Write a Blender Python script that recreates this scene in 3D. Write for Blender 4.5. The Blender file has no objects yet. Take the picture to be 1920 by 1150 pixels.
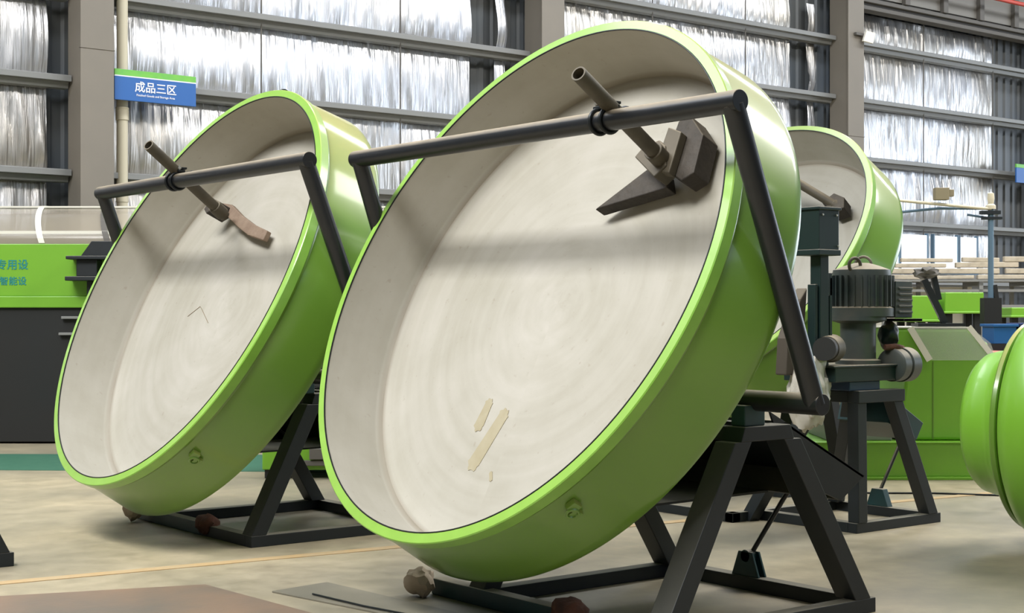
import bpy, bmesh, math, random
from mathutils import Vector, Matrix
from mathutils import noise as mnoise
random.seed(7)
S = bpy.context.scene
COL = S.collection
PI = math.pi

# ------------------------------------------------------------------ camera
PS = 0.6655                      # heading of the camera, from +Y towards +X
H = 1.517
cd = bpy.data.cameras.new('camera'); cam = bpy.data.objects.new('camera', cd); COL.objects.link(cam)
cam.location = (0, 0, H)
cam.rotation_euler = (PI/2, 0, -PS)
cd.sensor_fit = 'HORIZONTAL'; cd.sensor_width = 36.0; cd.lens = 36.0*2780/1920
cd.shift_x = 0.0; cd.shift_y = 14.0/1920
cd.clip_end = 300
S.camera = cam
FW = Vector((math.sin(PS), math.cos(PS), 0)); RT = Vector((math.cos(PS), -math.sin(PS), 0))
def vw(r, t, z=0.0):             # a world point r metres right of and t metres ahead of the camera
    p = RT*r + FW*t; return Vector((p.x, p.y, z))

# ------------------------------------------------------------------ world, lights, exposure
S.view_settings.view_transform = 'Standard'
try: S.view_settings.look = 'None'
except Exception: pass
S.view_settings.exposure = 0.32; S.view_settings.gamma = 1.0
S.view_settings.use_curve_mapping = False
w = bpy.data.worlds.new('daylight'); S.world = w; w.use_nodes = True
wn = w.node_tree; wn.nodes.clear()
out = wn.nodes.new('ShaderNodeOutputWorld'); bg = wn.nodes.new('ShaderNodeBackground')
tc = wn.nodes.new('ShaderNodeTexCoord'); sx = wn.nodes.new('ShaderNodeSeparateXYZ'); rp = wn.nodes.new('ShaderNodeValToRGB')
wn.links.new(tc.outputs['Generated'], sx.inputs[0]); wn.links.new(sx.outputs['Z'], rp.inputs[0])
e = rp.color_ramp.elements
e[0].position = 0.0; e[0].color = (0.80, 0.86, 1.0, 1); e[1].position = 0.6; e[1].color = (0.45, 0.62, 1.0, 1)
wn.links.new(rp.outputs[0], bg.inputs[0]); bg.inputs[1].default_value = 0.62
wn.links.new(bg.outputs[0], out.inputs[0])

def skylight_or_fill(x, y, z, sx_, sy_, power, col=(1.0, 0.96, 0.88), rot=(0, 0, 0)):
    l = bpy.data.lights.new('skylight_or_fill', 'AREA'); l.shape = 'RECTANGLE'; l.size = sx_; l.size_y = sy_
    l.energy = power; l.color = col
    o = bpy.data.objects.new('skylight_or_fill', l); o.location = (x, y, z); o.rotation_euler = rot; COL.objects.link(o)
    return o
# translucent roof strips of the hall: a broad one over the aisle in front of the pans, others further back, one of them an added wall wash
skylight_or_fill(-2.4, 6.0, 10.9, 3.6, 11.0, 2900, (0.985, 0.985, 0.985))
skylight_or_fill(5.0, -2.6, 10.9, 26.0, 0.6, 300)
skylight_or_fill(14.0, 14.0, 10.9, 40.0, 1.8, 2150, (0.88, 0.93, 1.0))  # added strip that washes the back wall foil with light
skylight_or_fill(18.0, 5.0, 10.9, 14.0, 3.0, 2300, (1.0, 0.985, 0.955))
# added bluish fill at the unseen front wall, picked up by the foil
skylight_or_fill(12.0, -11.6, 7.4, 46.0, 2.0, 450, (0.70, 0.84, 1.0), (PI/2, 0, 0))

# added bluish fill at the unseen right end wall, brightens the right foil bays
skylight_or_fill(43.4, 3.0, 6.0, 20.0, 6.0, 1900, (0.80, 0.89, 1.0), (PI/2, 0, PI/2))

# ------------------------------------------------------------------ tags
def tag(o, label=None, cat=None, group=None, kind=None):
    if label: o['label'] = label
    if cat: o['category'] = cat
    if group: o['group'] = group
    if kind: o['kind'] = kind
    return o
def thing(name, label, cat, loc=(0, 0, 0), rz=0.0, group=None):
    o = bpy.data.objects.new(name, None); COL.objects.link(o); o.empty_display_size = 0.1
    o.location = loc; o.rotation_euler = (0, 0, rz)
    return tag(o, label, cat, group)

# ------------------------------------------------------------------ materials
def mat(name, col, rough=0.5, metal=0.0, coat=0.0, col2=None, nscale=4.0, nmix=0.5, bump=0.0, bscale=30.0, stretch=(1, 1, 1), dust=None, dustamt=0.0, spec=None, detail=4.0):
    m = bpy.data.materials.new(name); m.use_nodes = True
    nt = m.node_tree; b = nt.nodes['Principled BSDF']
    b.inputs['Base Color'].default_value = (*col, 1); b.inputs['Roughness'].default_value = rough
    b.inputs['Metallic'].default_value = metal; b.inputs['Coat Weight'].default_value = coat
    b.inputs['Coat Roughness'].default_value = 0.12
    if spec is not None: b.inputs['Specular IOR Level'].default_value = spec
    t = nt.nodes.new('ShaderNodeTexCoord'); mp = nt.nodes.new('ShaderNodeMapping'); mp.inputs['Scale'].default_value = stretch
    nt.links.new(t.outputs['Object'], mp.inputs[0])
    src = None
    if col2:
        n = nt.nodes.new('ShaderNodeTexNoise'); n.inputs['Scale'].default_value = nscale; n.inputs['Detail'].default_value = detail
        nt.links.new(mp.outputs[0], n.inputs[0])
        r = nt.nodes.new('ShaderNodeValToRGB'); r.color_ramp.elements[0].position = 0.5-nmix*0.5; r.color_ramp.elements[1].position = 0.5+nmix*0.5
        r.color_ramp.elements[0].color = (*col, 1); r.color_ramp.elements[1].color = (*col2, 1)
        nt.links.new(n.outputs['Fac'], r.inputs[0]); src = r.outputs[0]
        nt.links.new(src, b.inputs['Base Color'])
    if dust:
        g = nt.nodes.new('ShaderNodeNewGeometry'); s = nt.nodes.new('ShaderNodeSeparateXYZ'); nt.links.new(g.outputs['Normal'], s.inputs[0])
        mr = nt.nodes.new('ShaderNodeMapRange'); mr.inputs[1].default_value = 0.35; mr.inputs[2].default_value = 0.95; mr.inputs[4].default_value = dustamt
        nt.links.new(s.outputs['Z'], mr.inputs[0])
        n2 = nt.nodes.new('ShaderNodeTexNoise'); n2.inputs['Scale'].default_value = 9.0; nt.links.new(t.outputs['Object'], n2.inputs[0])
        mu = nt.nodes.new('ShaderNodeMath'); mu.operation = 'MULTIPLY_ADD'; mu.inputs[1].default_value = 0.5; mu.inputs[2].default_value = 0.75
        nt.links.new(n2.outputs['Fac'], mu.inputs[0])
        m2 = nt.nodes.new('ShaderNodeMath'); m2.operation = 'MULTIPLY'; m2.use_clamp = True
        nt.links.new(mr.outputs[0], m2.inputs[0]); nt.links.new(mu.outputs[0], m2.inputs[1])
        mx = nt.nodes.new('ShaderNodeMix'); mx.data_type = 'RGBA'; nt.links.new(m2.outputs[0], mx.inputs[0])
        if src: nt.links.new(src, mx.inputs[6])
        else: mx.inputs[6].default_value = (*col, 1)
        mx.inputs[7].default_value = (*dust, 1); nt.links.new(mx.outputs[2], b.inputs['Base Color'])
        m3 = nt.nodes.new('ShaderNodeMapRange'); m3.inputs[3].default_value = rough; m3.inputs[4].default_value = 0.85
        nt.links.new(m2.outputs[0], m3.inputs[0]); nt.links.new(m3.outputs[0], b.inputs['Roughness'])
    if bump:
        n = nt.nodes.new('ShaderNodeTexNoise'); n.inputs['Scale'].default_value = bscale; n.inputs['Detail'].default_value = 5
        nt.links.new(mp.outputs[0], n.inputs[0]); bp = nt.nodes.new('ShaderNodeBump'); bp.inputs['Strength'].default_value = bump; bp.inputs['Distance'].default_value = 0.02
        nt.links.new(n.outputs['Fac'], bp.inputs['Height']); nt.links.new(bp.outputs[0], b.inputs['Normal'])
    return m
def srgb(r, g, b):
    f = lambda c: (c/255/12.92) if c/255 <= 0.04045 else ((c/255+0.055)/1.055)**2.4
    return (f(r), f(g), f(b))
DUST = srgb(176, 162, 138)
M = {}
M['green'] = mat('green_paint', srgb(102, 140, 50), 0.3, 0, 0.5, srgb(94, 132, 46), 1.6, 0.6, bump=0.05, bscale=3.0, dust=srgb(186, 172, 104), dustamt=0.8)
M['rim'] = mat('rim_paint', srgb(128, 178, 68), 0.35, 0, 0.4, srgb(118, 168, 60), 9, 0.4, dust=srgb(186, 184, 104), dustamt=0.7)
M['green_far'] = mat('machine_green_paint', srgb(120, 176, 48), 0.4, 0, 0.3, srgb(110, 164, 44), 2, 0.6)
M['tube'] = mat('dark_grey_tube', srgb(40, 41, 43), 0.33, 0.35, 0.0, srgb(34, 37, 40), 12, 0.5, dust=DUST, dustamt=0.8)
M['stand'] = mat('blue_black_paint', srgb(24, 31, 36), 0.5, 0.0, 0.0, srgb(18, 24, 27), 6, 0.6, dust=srgb(128, 122, 106), dustamt=0.8)
M['stand_teal'] = mat('teal_green_paint', srgb(20, 62, 66), 0.45, 0, 0, srgb(30, 50, 52), 6, 0.6, dust=DUST, dustamt=0.6)
M['motor'] = mat('motor_grey_green', srgb(44, 58, 60), 0.45, 0.1, 0, srgb(74, 74, 68), 5, 0.5, dust=DUST, dustamt=0.7)
M['deepgreen'] = mat('deep_green_paint', srgb(11, 36, 34), 0.42, 0, 0, srgb(18, 32, 34), 5, 0.6, dust=DUST, dustamt=0.6)
M['pipe'] = mat('dusty_pipe', srgb(62, 57, 46), 0.62, 0.15, 0, srgb(84, 77, 62), 8, 0.6, dust=DUST, dustamt=0.6)
M['blade'] = mat('worn_blade', srgb(30, 27, 22), 0.7, 0.1, 0, srgb(54, 47, 40), 12, 0.6, bump=0.3, dust=DUST, dustamt=0.3)
M['blade_rust'] = mat('rust_dusted_blade', srgb(134, 116, 98), 0.7, 0.1, 0, srgb(112, 92, 76), 12, 0.6, bump=0.3)
M['clamp'] = mat('black_clamp', srgb(26, 30, 32), 0.4, 0.4)
M['bolt'] = mat('zinc_bolt', srgb(170, 168, 160), 0.35, 0.8)
M['rust'] = mat('rusty_iron', srgb(104, 62, 44), 0.85, 0.1, 0, srgb(70, 48, 40), 14, 0.6, bump=0.4)
M['stone'] = mat('rubble_stone', srgb(176, 160, 138), 0.9, 0, 0, srgb(150, 134, 114), 9, 0.7, bump=0.5, bscale=14)
M['column'] = mat('column_grey_paint', srgb(130, 122, 110), 0.6, 0, 0, srgb(124, 117, 106), 2, 0.6)
M['purlin'] = mat('purlin_grey', srgb(132, 132, 129), 0.5, 0.2)
M['web'] = mat('purlin_web_grey', srgb(96, 92, 86), 0.7)
M['pvc'] = mat('cream_pvc', srgb(204, 194, 168), 0.5)
M['white'] = mat('white_paint', srgb(226, 222, 208), 0.5)
M['black'] = mat('dark_machine_paint', srgb(18, 23, 23), 0.6, 0, 0, srgb(26, 24, 21), 1.2, 0.7)
M['blue'] = mat('blue_box', srgb(20, 84, 140), 0.5)
M['bluepost'] = mat('blue_grey_post', srgb(86, 110, 128), 0.5)
M['red'] = mat('red_paint', srgb(196, 74, 58), 0.5)
M['panelgrey'] = mat('grey_panel', srgb(124, 120, 112), 0.6)
M['beige'] = mat('wrapped_beige', srgb(196, 184, 164), 0.7, 0, 0, srgb(160, 150, 132), 8, 0.6, bump=0.3, bscale=10)
M['sack'] = mat('white_plastic_sack', srgb(208, 202, 192), 0.45, 0, 0, srgb(176, 168, 156), 7, 0.6, bump=0.7, bscale=9)
M['teal_ink'] = mat('teal_ink', srgb(24, 130, 130), 0.5)
M['sign_blue'] = mat('sign_blue', srgb(40, 96, 164), 0.45)
M['sign_green'] = mat('sign_green', srgb(120, 190, 70), 0.45, 0, 0, srgb(100, 176, 80), 6, 0.4)
M['sign_white'] = mat('sign_white', srgb(236, 236, 240), 0.5)
M['darkgreenpaint'] = mat('floor_green_line', srgb(34, 88, 66), 0.6, 0, 0, srgb(64, 104, 84), 5, 0.7, stretch=(1, 6, 1))
M['yellowline'] = mat('floor_yellow_line', srgb(176, 146, 100), 0.65, 0, 0, srgb(168, 150, 118), 5, 0.6)

def floor_mat():
    m = bpy.data.materials.new('polished_concrete'); m.use_nodes = True; nt = m.node_tree; b = nt.nodes['Principled BSDF']
    t = nt.nodes.new('ShaderNodeTexCoord')
    n1 = nt.nodes.new('ShaderNodeTexNoise'); n1.inputs['Scale'].default_value = 0.55; n1.inputs['Detail'].default_value = 6
    n2 = nt.nodes.new('ShaderNodeTexNoise'); n2.inputs['Scale'].default_value = 5.0; n2.inputs['Detail'].default_value = 8; n2.inputs['Roughness'].default_value = 0.65
    nt.links.new(t.outputs['Object'], n1.inputs[0]); nt.links.new(t.outputs['Object'], n2.inputs[0])
    r1 = nt.nodes.new('ShaderNodeValToRGB'); r1.color_ramp.elements[0].position = 0.35; r1.color_ramp.elements[1].position = 0.65
    r1.color_ramp.elements[0].color = (*srgb(132, 126, 109), 1); r1.color_ramp.elements[1].color = (*srgb(172, 160, 134), 1)
    r2 = nt.nodes.new('ShaderNodeValToRGB'); r2.color_ramp.elements[0].position = 0.3; r2.color_ramp.elements[1].position = 0.7
    r2.color_ramp.elements[0].color = (0.72, 0.71, 0.68, 1); r2.color_ramp.elements[1].color = (1.1, 1.08, 1.05, 1)
    nt.links.new(n1.outputs['Fac'], r1.inputs[0]); nt.links.new(n2.outputs['Fac'], r2.inputs[0])
    mx = nt.nodes.new('ShaderNodeMix'); mx.data_type = 'RGBA'; mx.blend_type = 'MULTIPLY'; mx.inputs[0].default_value = 1.0
    nt.links.new(r1.outputs[0], mx.inputs[6]); nt.links.new(r2.outputs[0], mx.inputs[7]); nt.links.new(mx.outputs[2], b.inputs['Base Color'])
    mr = nt.nodes.new('ShaderNodeMapRange'); mr.inputs[3].default_value = 0.35; mr.inputs[4].default_value = 0.62
    nt.links.new(n2.outputs['Fac'], mr.inputs[0]); nt.links.new(mr.outputs[0], b.inputs['Roughness'])
    bp = nt.nodes.new('ShaderNodeBump'); bp.inputs['Strength'].default_value = 0.12; bp.inputs['Distance'].default_value = 0.01
    nt.links.new(n2.outputs['Fac'], bp.inputs['Height']); nt.links.new(bp.outputs[0], b.inputs['Normal'])
    return m
M['floor'] = floor_mat()

def foil_mat():
    m = bpy.data.materials.new('silver_insulation_foil'); m.use_nodes = True; nt = m.node_tree; b = nt.nodes['Principled BSDF']
    t = nt.nodes.new('ShaderNodeTexCoord')
    mp = nt.nodes.new('ShaderNodeMapping'); mp.inputs['Scale'].default_value = (9.0, 1, 0.45); nt.links.new(t.outputs['Object'], mp.inputs[0])
    n = nt.nodes.new('ShaderNodeTexNoise'); n.inputs['Scale'].default_value = 1.6; n.inputs['Detail'].default_value = 6; n.inputs['Distortion'].default_value = 0.6
    nt.links.new(mp.outputs[0], n.inputs[0])
    bp = nt.nodes.new('ShaderNodeBump'); bp.inputs['Strength'].default_value = 0.9; bp.inputs['Distance'].default_value = 0.05
    nt.links.new(n.outputs['Fac'], bp.inputs['Height']); nt.links.new(bp.outputs[0], b.inputs['Normal'])
    n3 = nt.nodes.new('ShaderNodeTexNoise'); n3.inputs['Scale'].default_value = 0.5; nt.links.new(t.outputs['Object'], n3.inputs[0])
    r = nt.nodes.new('ShaderNodeValToRGB'); r.color_ramp.elements[0].position = 0.35; r.color_ramp.elements[1].position = 0.7
    r.color_ramp.elements[0].color = (*srgb(190, 184, 174), 1); r.color_ramp.elements[1].color = (*srgb(228, 230, 236), 1)
    nt.links.new(n3.outputs['Fac'], r.inputs[0]); nt.links.new(r.outputs[0], b.inputs['Base Color'])
    b.inputs['Metallic'].default_value = 0.85; b.inputs['Roughness'].default_value = 0.3
    return m
M['foil'] = foil_mat()

def lining_mat(disc):
    m = bpy.data.materials.new('pan_floor_lining' if disc else 'pan_wall_lining'); m.use_nodes = True; nt = m.node_tree; b = nt.nodes['Principled BSDF']
    L = nt.links.new
    t = nt.nodes.new('ShaderNodeTexCoord'); s = nt.nodes.new('ShaderNodeSeparateXYZ'); L(t.outputs['Object'], s.inputs[0])
    def math_(op, a, bb=None, c=None, clamp=False):
        n = nt.nodes.new('ShaderNodeMath'); n.operation = op; n.use_clamp = clamp
        for i, v in enumerate((a, bb, c)):
            if v is None: continue
            if isinstance(v, (int, float)): n.inputs[i].default_value = v
            else: L(v, n.inputs[i])
        return n.outputs[0]
    r = math_('SQRT', math_('ADD', math_('MULTIPLY', s.outputs['X'], s.outputs['X']), math_('MULTIPLY', s.outputs['Y'], s.outputs['Y'])))
    ang = math_('ARCTAN2', s.outputs['Y'], s.outputs['X'])
    cmb = nt.nodes.new('ShaderNodeCombineXYZ'); L(math_('MULTIPLY', r, 14.0), cmb.inputs[0]); L(math_('MULTIPLY', ang, 1.1), cmb.inputs[1]); L(math_('MULTIPLY', s.outputs['Z'], 6.0), cmb.inputs[2])
    n1 = nt.nodes.new('ShaderNodeTexNoise'); n1.inputs['Scale'].default_value = 1.0; n1.inputs['Detail'].default_value = 5; L(cmb.outputs[0], n1.inputs[0])
    n2 = nt.nodes.new('ShaderNodeTexNoise'); n2.inputs['Scale'].default_value = 1.7; n2.inputs['Detail'].default_value = 8; n2.inputs['Roughness'].default_value = 0.62; L(t.outputs['Object'], n2.inputs[0])
    n4 = nt.nodes.new('ShaderNodeTexNoise'); n4.inputs['Scale'].default_value = 22; n4.inputs['Detail'].default_value = 6; L(t.outputs['Object'], n4.inputs[0])
    f = math_('ADD', math_('MULTIPLY', n1.outputs['Fac'], 0.4), math_('MULTIPLY', n2.outputs['Fac'], 0.6))
    cr = nt.nodes.new('ShaderNodeValToRGB'); cr.color_ramp.elements[0].position = 0.24; cr.color_ramp.elements[1].position = 0.68
    cr.color_ramp.elements[0].color = (*srgb(150, 146, 131), 1); cr.color_ramp.elements[1].color = (*srgb(175, 171, 161), 1)
    L(f, cr.inputs[0])
    def mixc(fac, a, colr):
        mx = nt.nodes.new('ShaderNodeMix'); mx.data_type = 'RGBA'; L(fac, mx.inputs[0]); L(a, mx.inputs[6]); mx.inputs[7].default_value = (*colr, 1); return mx.outputs[2]
    c = cr.outputs[0]
    # small flecks of dirt
    fl = math_('MULTIPLY', math_('SUBTRACT', n4.outputs['Fac'], 0.66, clamp=True), 3.0, clamp=True); c = mixc(fl, c, srgb(122, 110, 86))
    # dirt caught in the joint between floor and wall of the pan
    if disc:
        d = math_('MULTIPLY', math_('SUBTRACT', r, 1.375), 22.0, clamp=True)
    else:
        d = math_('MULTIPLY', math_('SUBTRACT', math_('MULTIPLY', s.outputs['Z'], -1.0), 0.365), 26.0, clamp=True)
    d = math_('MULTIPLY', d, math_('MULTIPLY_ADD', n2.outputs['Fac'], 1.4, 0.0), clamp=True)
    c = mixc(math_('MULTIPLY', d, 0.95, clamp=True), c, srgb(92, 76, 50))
    L(c, b.inputs['Base Color']); b.inputs['Roughness'].default_value = 0.55
    b.inputs['Specular IOR Level'].default_value = 0.3
    bp = nt.nodes.new('ShaderNodeBump'); bp.inputs['Strength'].default_value = 0.12; bp.inputs['Distance'].default_value = 0.01
    L(f, bp.inputs['Height']); L(bp.outputs[0], b.inputs['Normal'])
    return m
M['disc'] = lining_mat(True); M['liner'] = lining_mat(False)
M['stain'] = mat('dry_paste_stain', srgb(150, 140, 112), 0.8, 0, 0, srgb(162, 154, 130), 14, 0.6)
M['crack'] = mat('hairline_crack', srgb(120, 104, 80), 0.8)

def clear_mat(name, col, alpha, rough=0.2):
    m = bpy.data.materials.new(name); m.use_nodes = True; b = m.node_tree.nodes['Principled BSDF']
    b.inputs['Base Color'].default_value = (*col, 1); b.inputs['Alpha'].default_value = alpha; b.inputs['Roughness'].default_value = rough
    return m
M['pvcsheet'] = clear_mat('smoky_clear_cover', srgb(170, 160, 142), 0.6, 0.18)
M['film'] = clear_mat('milky_film', srgb(226, 226, 220), 0.22, 0.3)
def emit_mat(name, col, st):
    m = bpy.data.materials.new(name); m.use_nodes = True; b = m.node_tree.nodes['Principled BSDF']
    b.inputs['Base Color'].default_value = (*col, 1); b.inputs['Emission Color'].default_value = (*col, 1); b.inputs['Emission Strength'].default_value = st
    return m
M['daypane'] = emit_mat('daylit_pane', (0.86, 0.93, 1.0), 0.9)

# ------------------------------------------------------------------ mesh helpers
def link(name, bm, m, parent=None, smooth=None, bevel=0.0, seg=2, rot=None, loc=None, recalc=True):
    if recalc: bmesh.ops.recalc_face_normals(bm, faces=bm.faces)
    me = bpy.data.meshes.new(name); bm.to_mesh(me); bm.free()
    ms = m if isinstance(m, (list, tuple)) else [m]
    for q in ms: me.materials.append(q)
    o = bpy.data.objects.new(name, me); COL.objects.link(o)
    if parent: o.parent = parent
    if rot: o.rotation_euler = rot
    if loc is not None: o.location = loc
    if smooth is not None:
        for p in me.polygons: p.use_smooth = True
        try: me.set_sharp_from_angle(angle=math.radians(smooth))
        except Exception: pass
    if bevel:
        b = o.modifiers.new('bevel', 'BEVEL'); b.width = bevel; b.segments = seg; b.limit_method = 'ANGLE'; b.angle_limit = math.radians(40)
        b.harden_normals = False
    return o
def box(bm, x0, x1, y0, y1, z0, z1, mi=0):
    v = [bm.verts.new(p) for p in ((x0, y0, z0), (x1, y0, z0), (x1, y1, z0), (x0, y1, z0), (x0, y0, z1), (x1, y0, z1), (x1, y1, z1), (x0, y1, z1))]
    for q in ((0, 3, 2, 1), (4, 5, 6, 7), (0, 1, 5, 4), (1, 2, 6, 5), (2, 3, 7, 6), (3, 0, 4, 7)):
        f = bm.faces.new([v[i] for i in q]); f.material_index = mi
    return v
def boxc(bm, c, s, R=None, mi=0):
    vs = box(bm, -s[0]/2, s[0]/2, -s[1]/2, s[1]/2, -s[2]/2, s[2]/2, mi)
    for v in vs:
        p = v.co.copy()
        if R: p = R @ p
        v.co = p + Vector(c)
    return vs
def beam(bm, a, b, wx, wy, side=None, mi=0, exact_ends=None):
    """rectangular bar from a to b; side = direction of the width wx"""
    a = Vector(a); b = Vector(b); d = (b-a).normalized()
    s = Vector(side) if side else Vector((1, 0, 0))
    s = (s - d*s.dot(d)).normalized(); t = d.cross(s)
    vs = []
    for p in (a, b):
        for i, j in ((-1, -1), (1, -1), (1, 1), (-1, 1)):
            vs.append(bm.verts.new(p + s*wx/2*i + t*wy/2*j))
    for q in ((3, 2, 1, 0), (4, 5, 6, 7), (0, 1, 5, 4), (1, 2, 6, 5), (2, 3, 7, 6), (3, 0, 4, 7)):
        f = bm.faces.new([vs[i] for i in q]); f.material_index = mi
    return vs
def flatcut(vs, z0=None, z1=None, z0y=None):
    """slide the end rings of a beam along itself so the ends lie on horizontal planes"""
    d = (vs[4].co-vs[0].co)
    for i in range(4):
        a, b = vs[i], vs[i+4]; dd = (b.co-a.co)
        if z0 is not None and abs(dd.z) > 1e-6: na = a.co + dd*((z0-a.co.z)/dd.z)
        else: na = a.co.copy()
        if z1 is not None and abs(dd.z) > 1e-6: nb = a.co + dd*((z1-a.co.z)/dd.z)
        else: nb = b.co.copy()
        a.co = na; b.co = nb
def tube(bm, pts, r, n=24, caps=True, mi=0, r_in=None):
    pts = [Vector(p) for p in pts]; rings = []
    up = None
    for i, p in enumerate(pts):
        d = (pts[min(i+1, len(pts)-1)]-pts[max(i-1, 0)]).normalized()
        if up is None:
            up = Vector((0, 0, 1)) if abs(d.z) < 0.9 else Vector((1, 0, 0))
        s = d.cross(up).normalized(); u = s.cross(d); up = u
        rr = r[i] if isinstance(r, (list, tuple)) else r
        rings.append([bm.verts.new(p + (s*math.cos(2*PI*k/n)+u*math.sin(2*PI*k/n))*rr) for k in range(n)])
    for a, b in zip(rings, rings[1:]):
        for k in range(n):
            f = bm.faces.new((a[k], a[(k+1) % n], b[(k+1) % n], b[k])); f.material_index = mi
    if caps:
        bm.faces.new(rings[0]).material_index = mi; bm.faces.new(rings[-1]).material_index = mi
    return rings
def hollow(bm, a, b, r, ri, n=28):
    a = Vector(a); b = Vector(b); d = (b-a).normalized(); up = Vector((0, 0, 1)) if abs(d.z) < 0.9 else Vector((1, 0, 0))
    s = d.cross(up).normalized(); u = s.cross(d)
    R = [[bm.verts.new(p+(s*math.cos(2*PI*k/n)+u*math.sin(2*PI*k/n))*q) for k in range(n)] for p, q in ((a, ri), (a, r), (b, r), (b, ri))]
    for i in range(4):
        A, B = R[i], R[(i+1) % 4]
        for k in range(n): bm.faces.new((A[k], A[(k+1) % n], B[(k+1) % n], B[k]))
def lathe(bm, prof, n=128, closed=False, a0=0, a1=2*PI, mi=0):
    """prof: (r, z) pairs turned about z"""
    full = abs(a1-a0-2*PI) < 1e-6
    m = n if full else n+1
    rings = []
    for r, z in prof:
        if r < 1e-6: rings.append([bm.verts.new((0, 0, z))])
        else: rings.append([bm.verts.new((r*math.cos(a0+(a1-a0)*k/n), r*math.sin(a0+(a1-a0)*k/n), z)) for k in range(m)])
    pairs = list(zip(rings, rings[1:]))
    if closed: pairs.append((rings[-1], rings[0]))
    for A, B in pairs:
        for k in range(n):
            k2 = (k+1) % m
            if len(A) == 1 and len(B) == 1: continue
            if len(A) == 1: f = bm.faces.new((A[0], B[k2], B[k]))
            elif len(B) == 1: f = bm.faces.new((A[k], A[k2], B[0]))
            else: f = bm.faces.new((A[k], A[k2], B[k2], B[k]))
            f.material_index = mi
def prism(bm, poly, d, mi=0):
    """poly: list of 3d points of one face, d: extrusion vector"""
    d = Vector(d); a = [bm.verts.new(p) for p in poly]; b = [bm.verts.new(Vector(p)+d) for p in poly]
    bm.faces.new(a).material_index = mi; bm.faces.new(b[::-1]).material_index = mi
    for i in range(len(a)):
        j = (i+1) % len(a); bm.faces.new((a[i], b[i], b[j], a[j])).material_index = mi
def torus(bm, c, axis, R, r, n=24, k=8, a0=0.0, a1=2*PI):
    axis = Vector(axis).normalized(); s = axis.orthogonal().normalized(); t = axis.cross(s); full = abs(a1-a0-2*PI) < 1e-6
    m = n if full else n+1; rings = []
    for i in range(m):
        a = a0+(a1-a0)*i/n; q = s*math.cos(a)+t*math.sin(a)
        rings.append([bm.verts.new(Vector(c)+q*(R+r*math.cos(2*PI*j/k))+axis*r*math.sin(2*PI*j/k)) for j in range(k)])
    for i in range(n):
        A = rings[i]; B = rings[(i+1) % m]
        for j in range(k): bm.faces.new((A[j], A[(j+1) % k], B[(j+1) % k], B[j]))
def blob(bm, c, s, sub=3, amp=0.25, fr=2.0, seed=0):
    g = bmesh.ops.create_icosphere(bm, subdivisions=sub, radius=1.0)
    for v in g['verts']:
        p = v.co.copy(); k = 1+amp*mnoise.noise(p*fr+Vector((seed*3.1, seed, 0)))+amp*0.5*mnoise.noise(p*fr*2.7+Vector((seed, 0, 7)))
        v.co = Vector((p.x*s[0]*k+c[0], p.y*s[1]*k+c[1], p.z*s[2]*k+c[2]))
def text(name, body, size, m, parent, mtx, ext=0.002):
    c = bpy.data.curves.new(name, 'FONT'); c.body = body; c.size = size; c.extrude = ext; c.align_x = 'CENTER'; c.align_y = 'CENTER'
    c.offset = size*0.012; c.resolution_u = 4
    tmp = bpy.data.objects.new('tmp', c); COL.objects.link(tmp); bpy.context.view_layer.update()
    me = bpy.data.meshes.new_from_object(tmp.evaluated_get(bpy.context.evaluated_depsgraph_get())); bpy.data.objects.remove(tmp)
    me.materials.clear(); me.materials.append(m)
    o = bpy.data.objects.new(name, me); COL.objects.link(o); o.parent = parent; o.matrix_local = mtx
    return o

# ================================================================== THE HALL
bm = bmesh.new(); box(bm, -14, 44, -12, 20.2, -0.3, 0.0)
floor = tag(link('floor', bm, M['floor']), kind='structure')
bm = bmesh.new(); box(bm, -14, 44, -12, 20.2, 11.3, 11.5)
tag(link('ceiling', bm, mat('dark_roof', srgb(62, 64, 66), 0.7)), kind='structure')

M['hallwall'] = mat('grey_wall', srgb(60, 62, 64), 0.7)
for nm, q in (('wall_front', (-14, 44, -12.3, -12.0)), ('wall_left', (-14.3, -14, -12, 20.2)), ('wall_right', (44, 44.3, -12, 20.2))):
    bm = bmesh.new(); box(bm, *q, 0, 11.3); tag(link(nm, bm, M['hallwall']), kind='structure')
bm = bmesh.new(); box(bm, -14, -6.0, 19.9, 20.2, 0, 11.3); box(bm, 40.04, 44, 19.9, 20.2, 0, 11.3)
tag(link('wall_far_ends', bm, M['hallwall']), kind='structure')
# back wall: dark corrugated cladding with everything that is fixed to it
bm = bmesh.new()
x = -6.0; top = []; prev = None
while x < 40.0:
    for dx, dy in ((0, 0), (0.12, 0), (0.16, -0.035), (0.24, -0.035)):
        a = bm.verts.new((x+dx, 19.5+dy, 0)); b = bm.verts.new((x+dx, 19.5+dy, 11.3))
        if prev: bm.faces.new((prev[0], a, b, prev[1]))
        prev = (a, b)
    x += 0.28
a = bm.verts.new((x, 19.9, 0)); b = bm.verts.new((x, 19.9, 11.3)); bm.faces.new((prev[0], a, b, prev[1]))
c_ = bm.verts.new((-6.0, 19.9, 0)); d_ = bm.verts.new((-6.0, 19.9, 11.3)); bm.faces.new((a, c_, d_, b))
M['cladding'] = mat('slate_cladding', srgb(76, 84, 92), 0.45, 0.2, 0, srgb(92, 90, 84), 0.8, 0.6)
wall = tag(link('wall_back', bm, M['cladding']), kind='structure')

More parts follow.
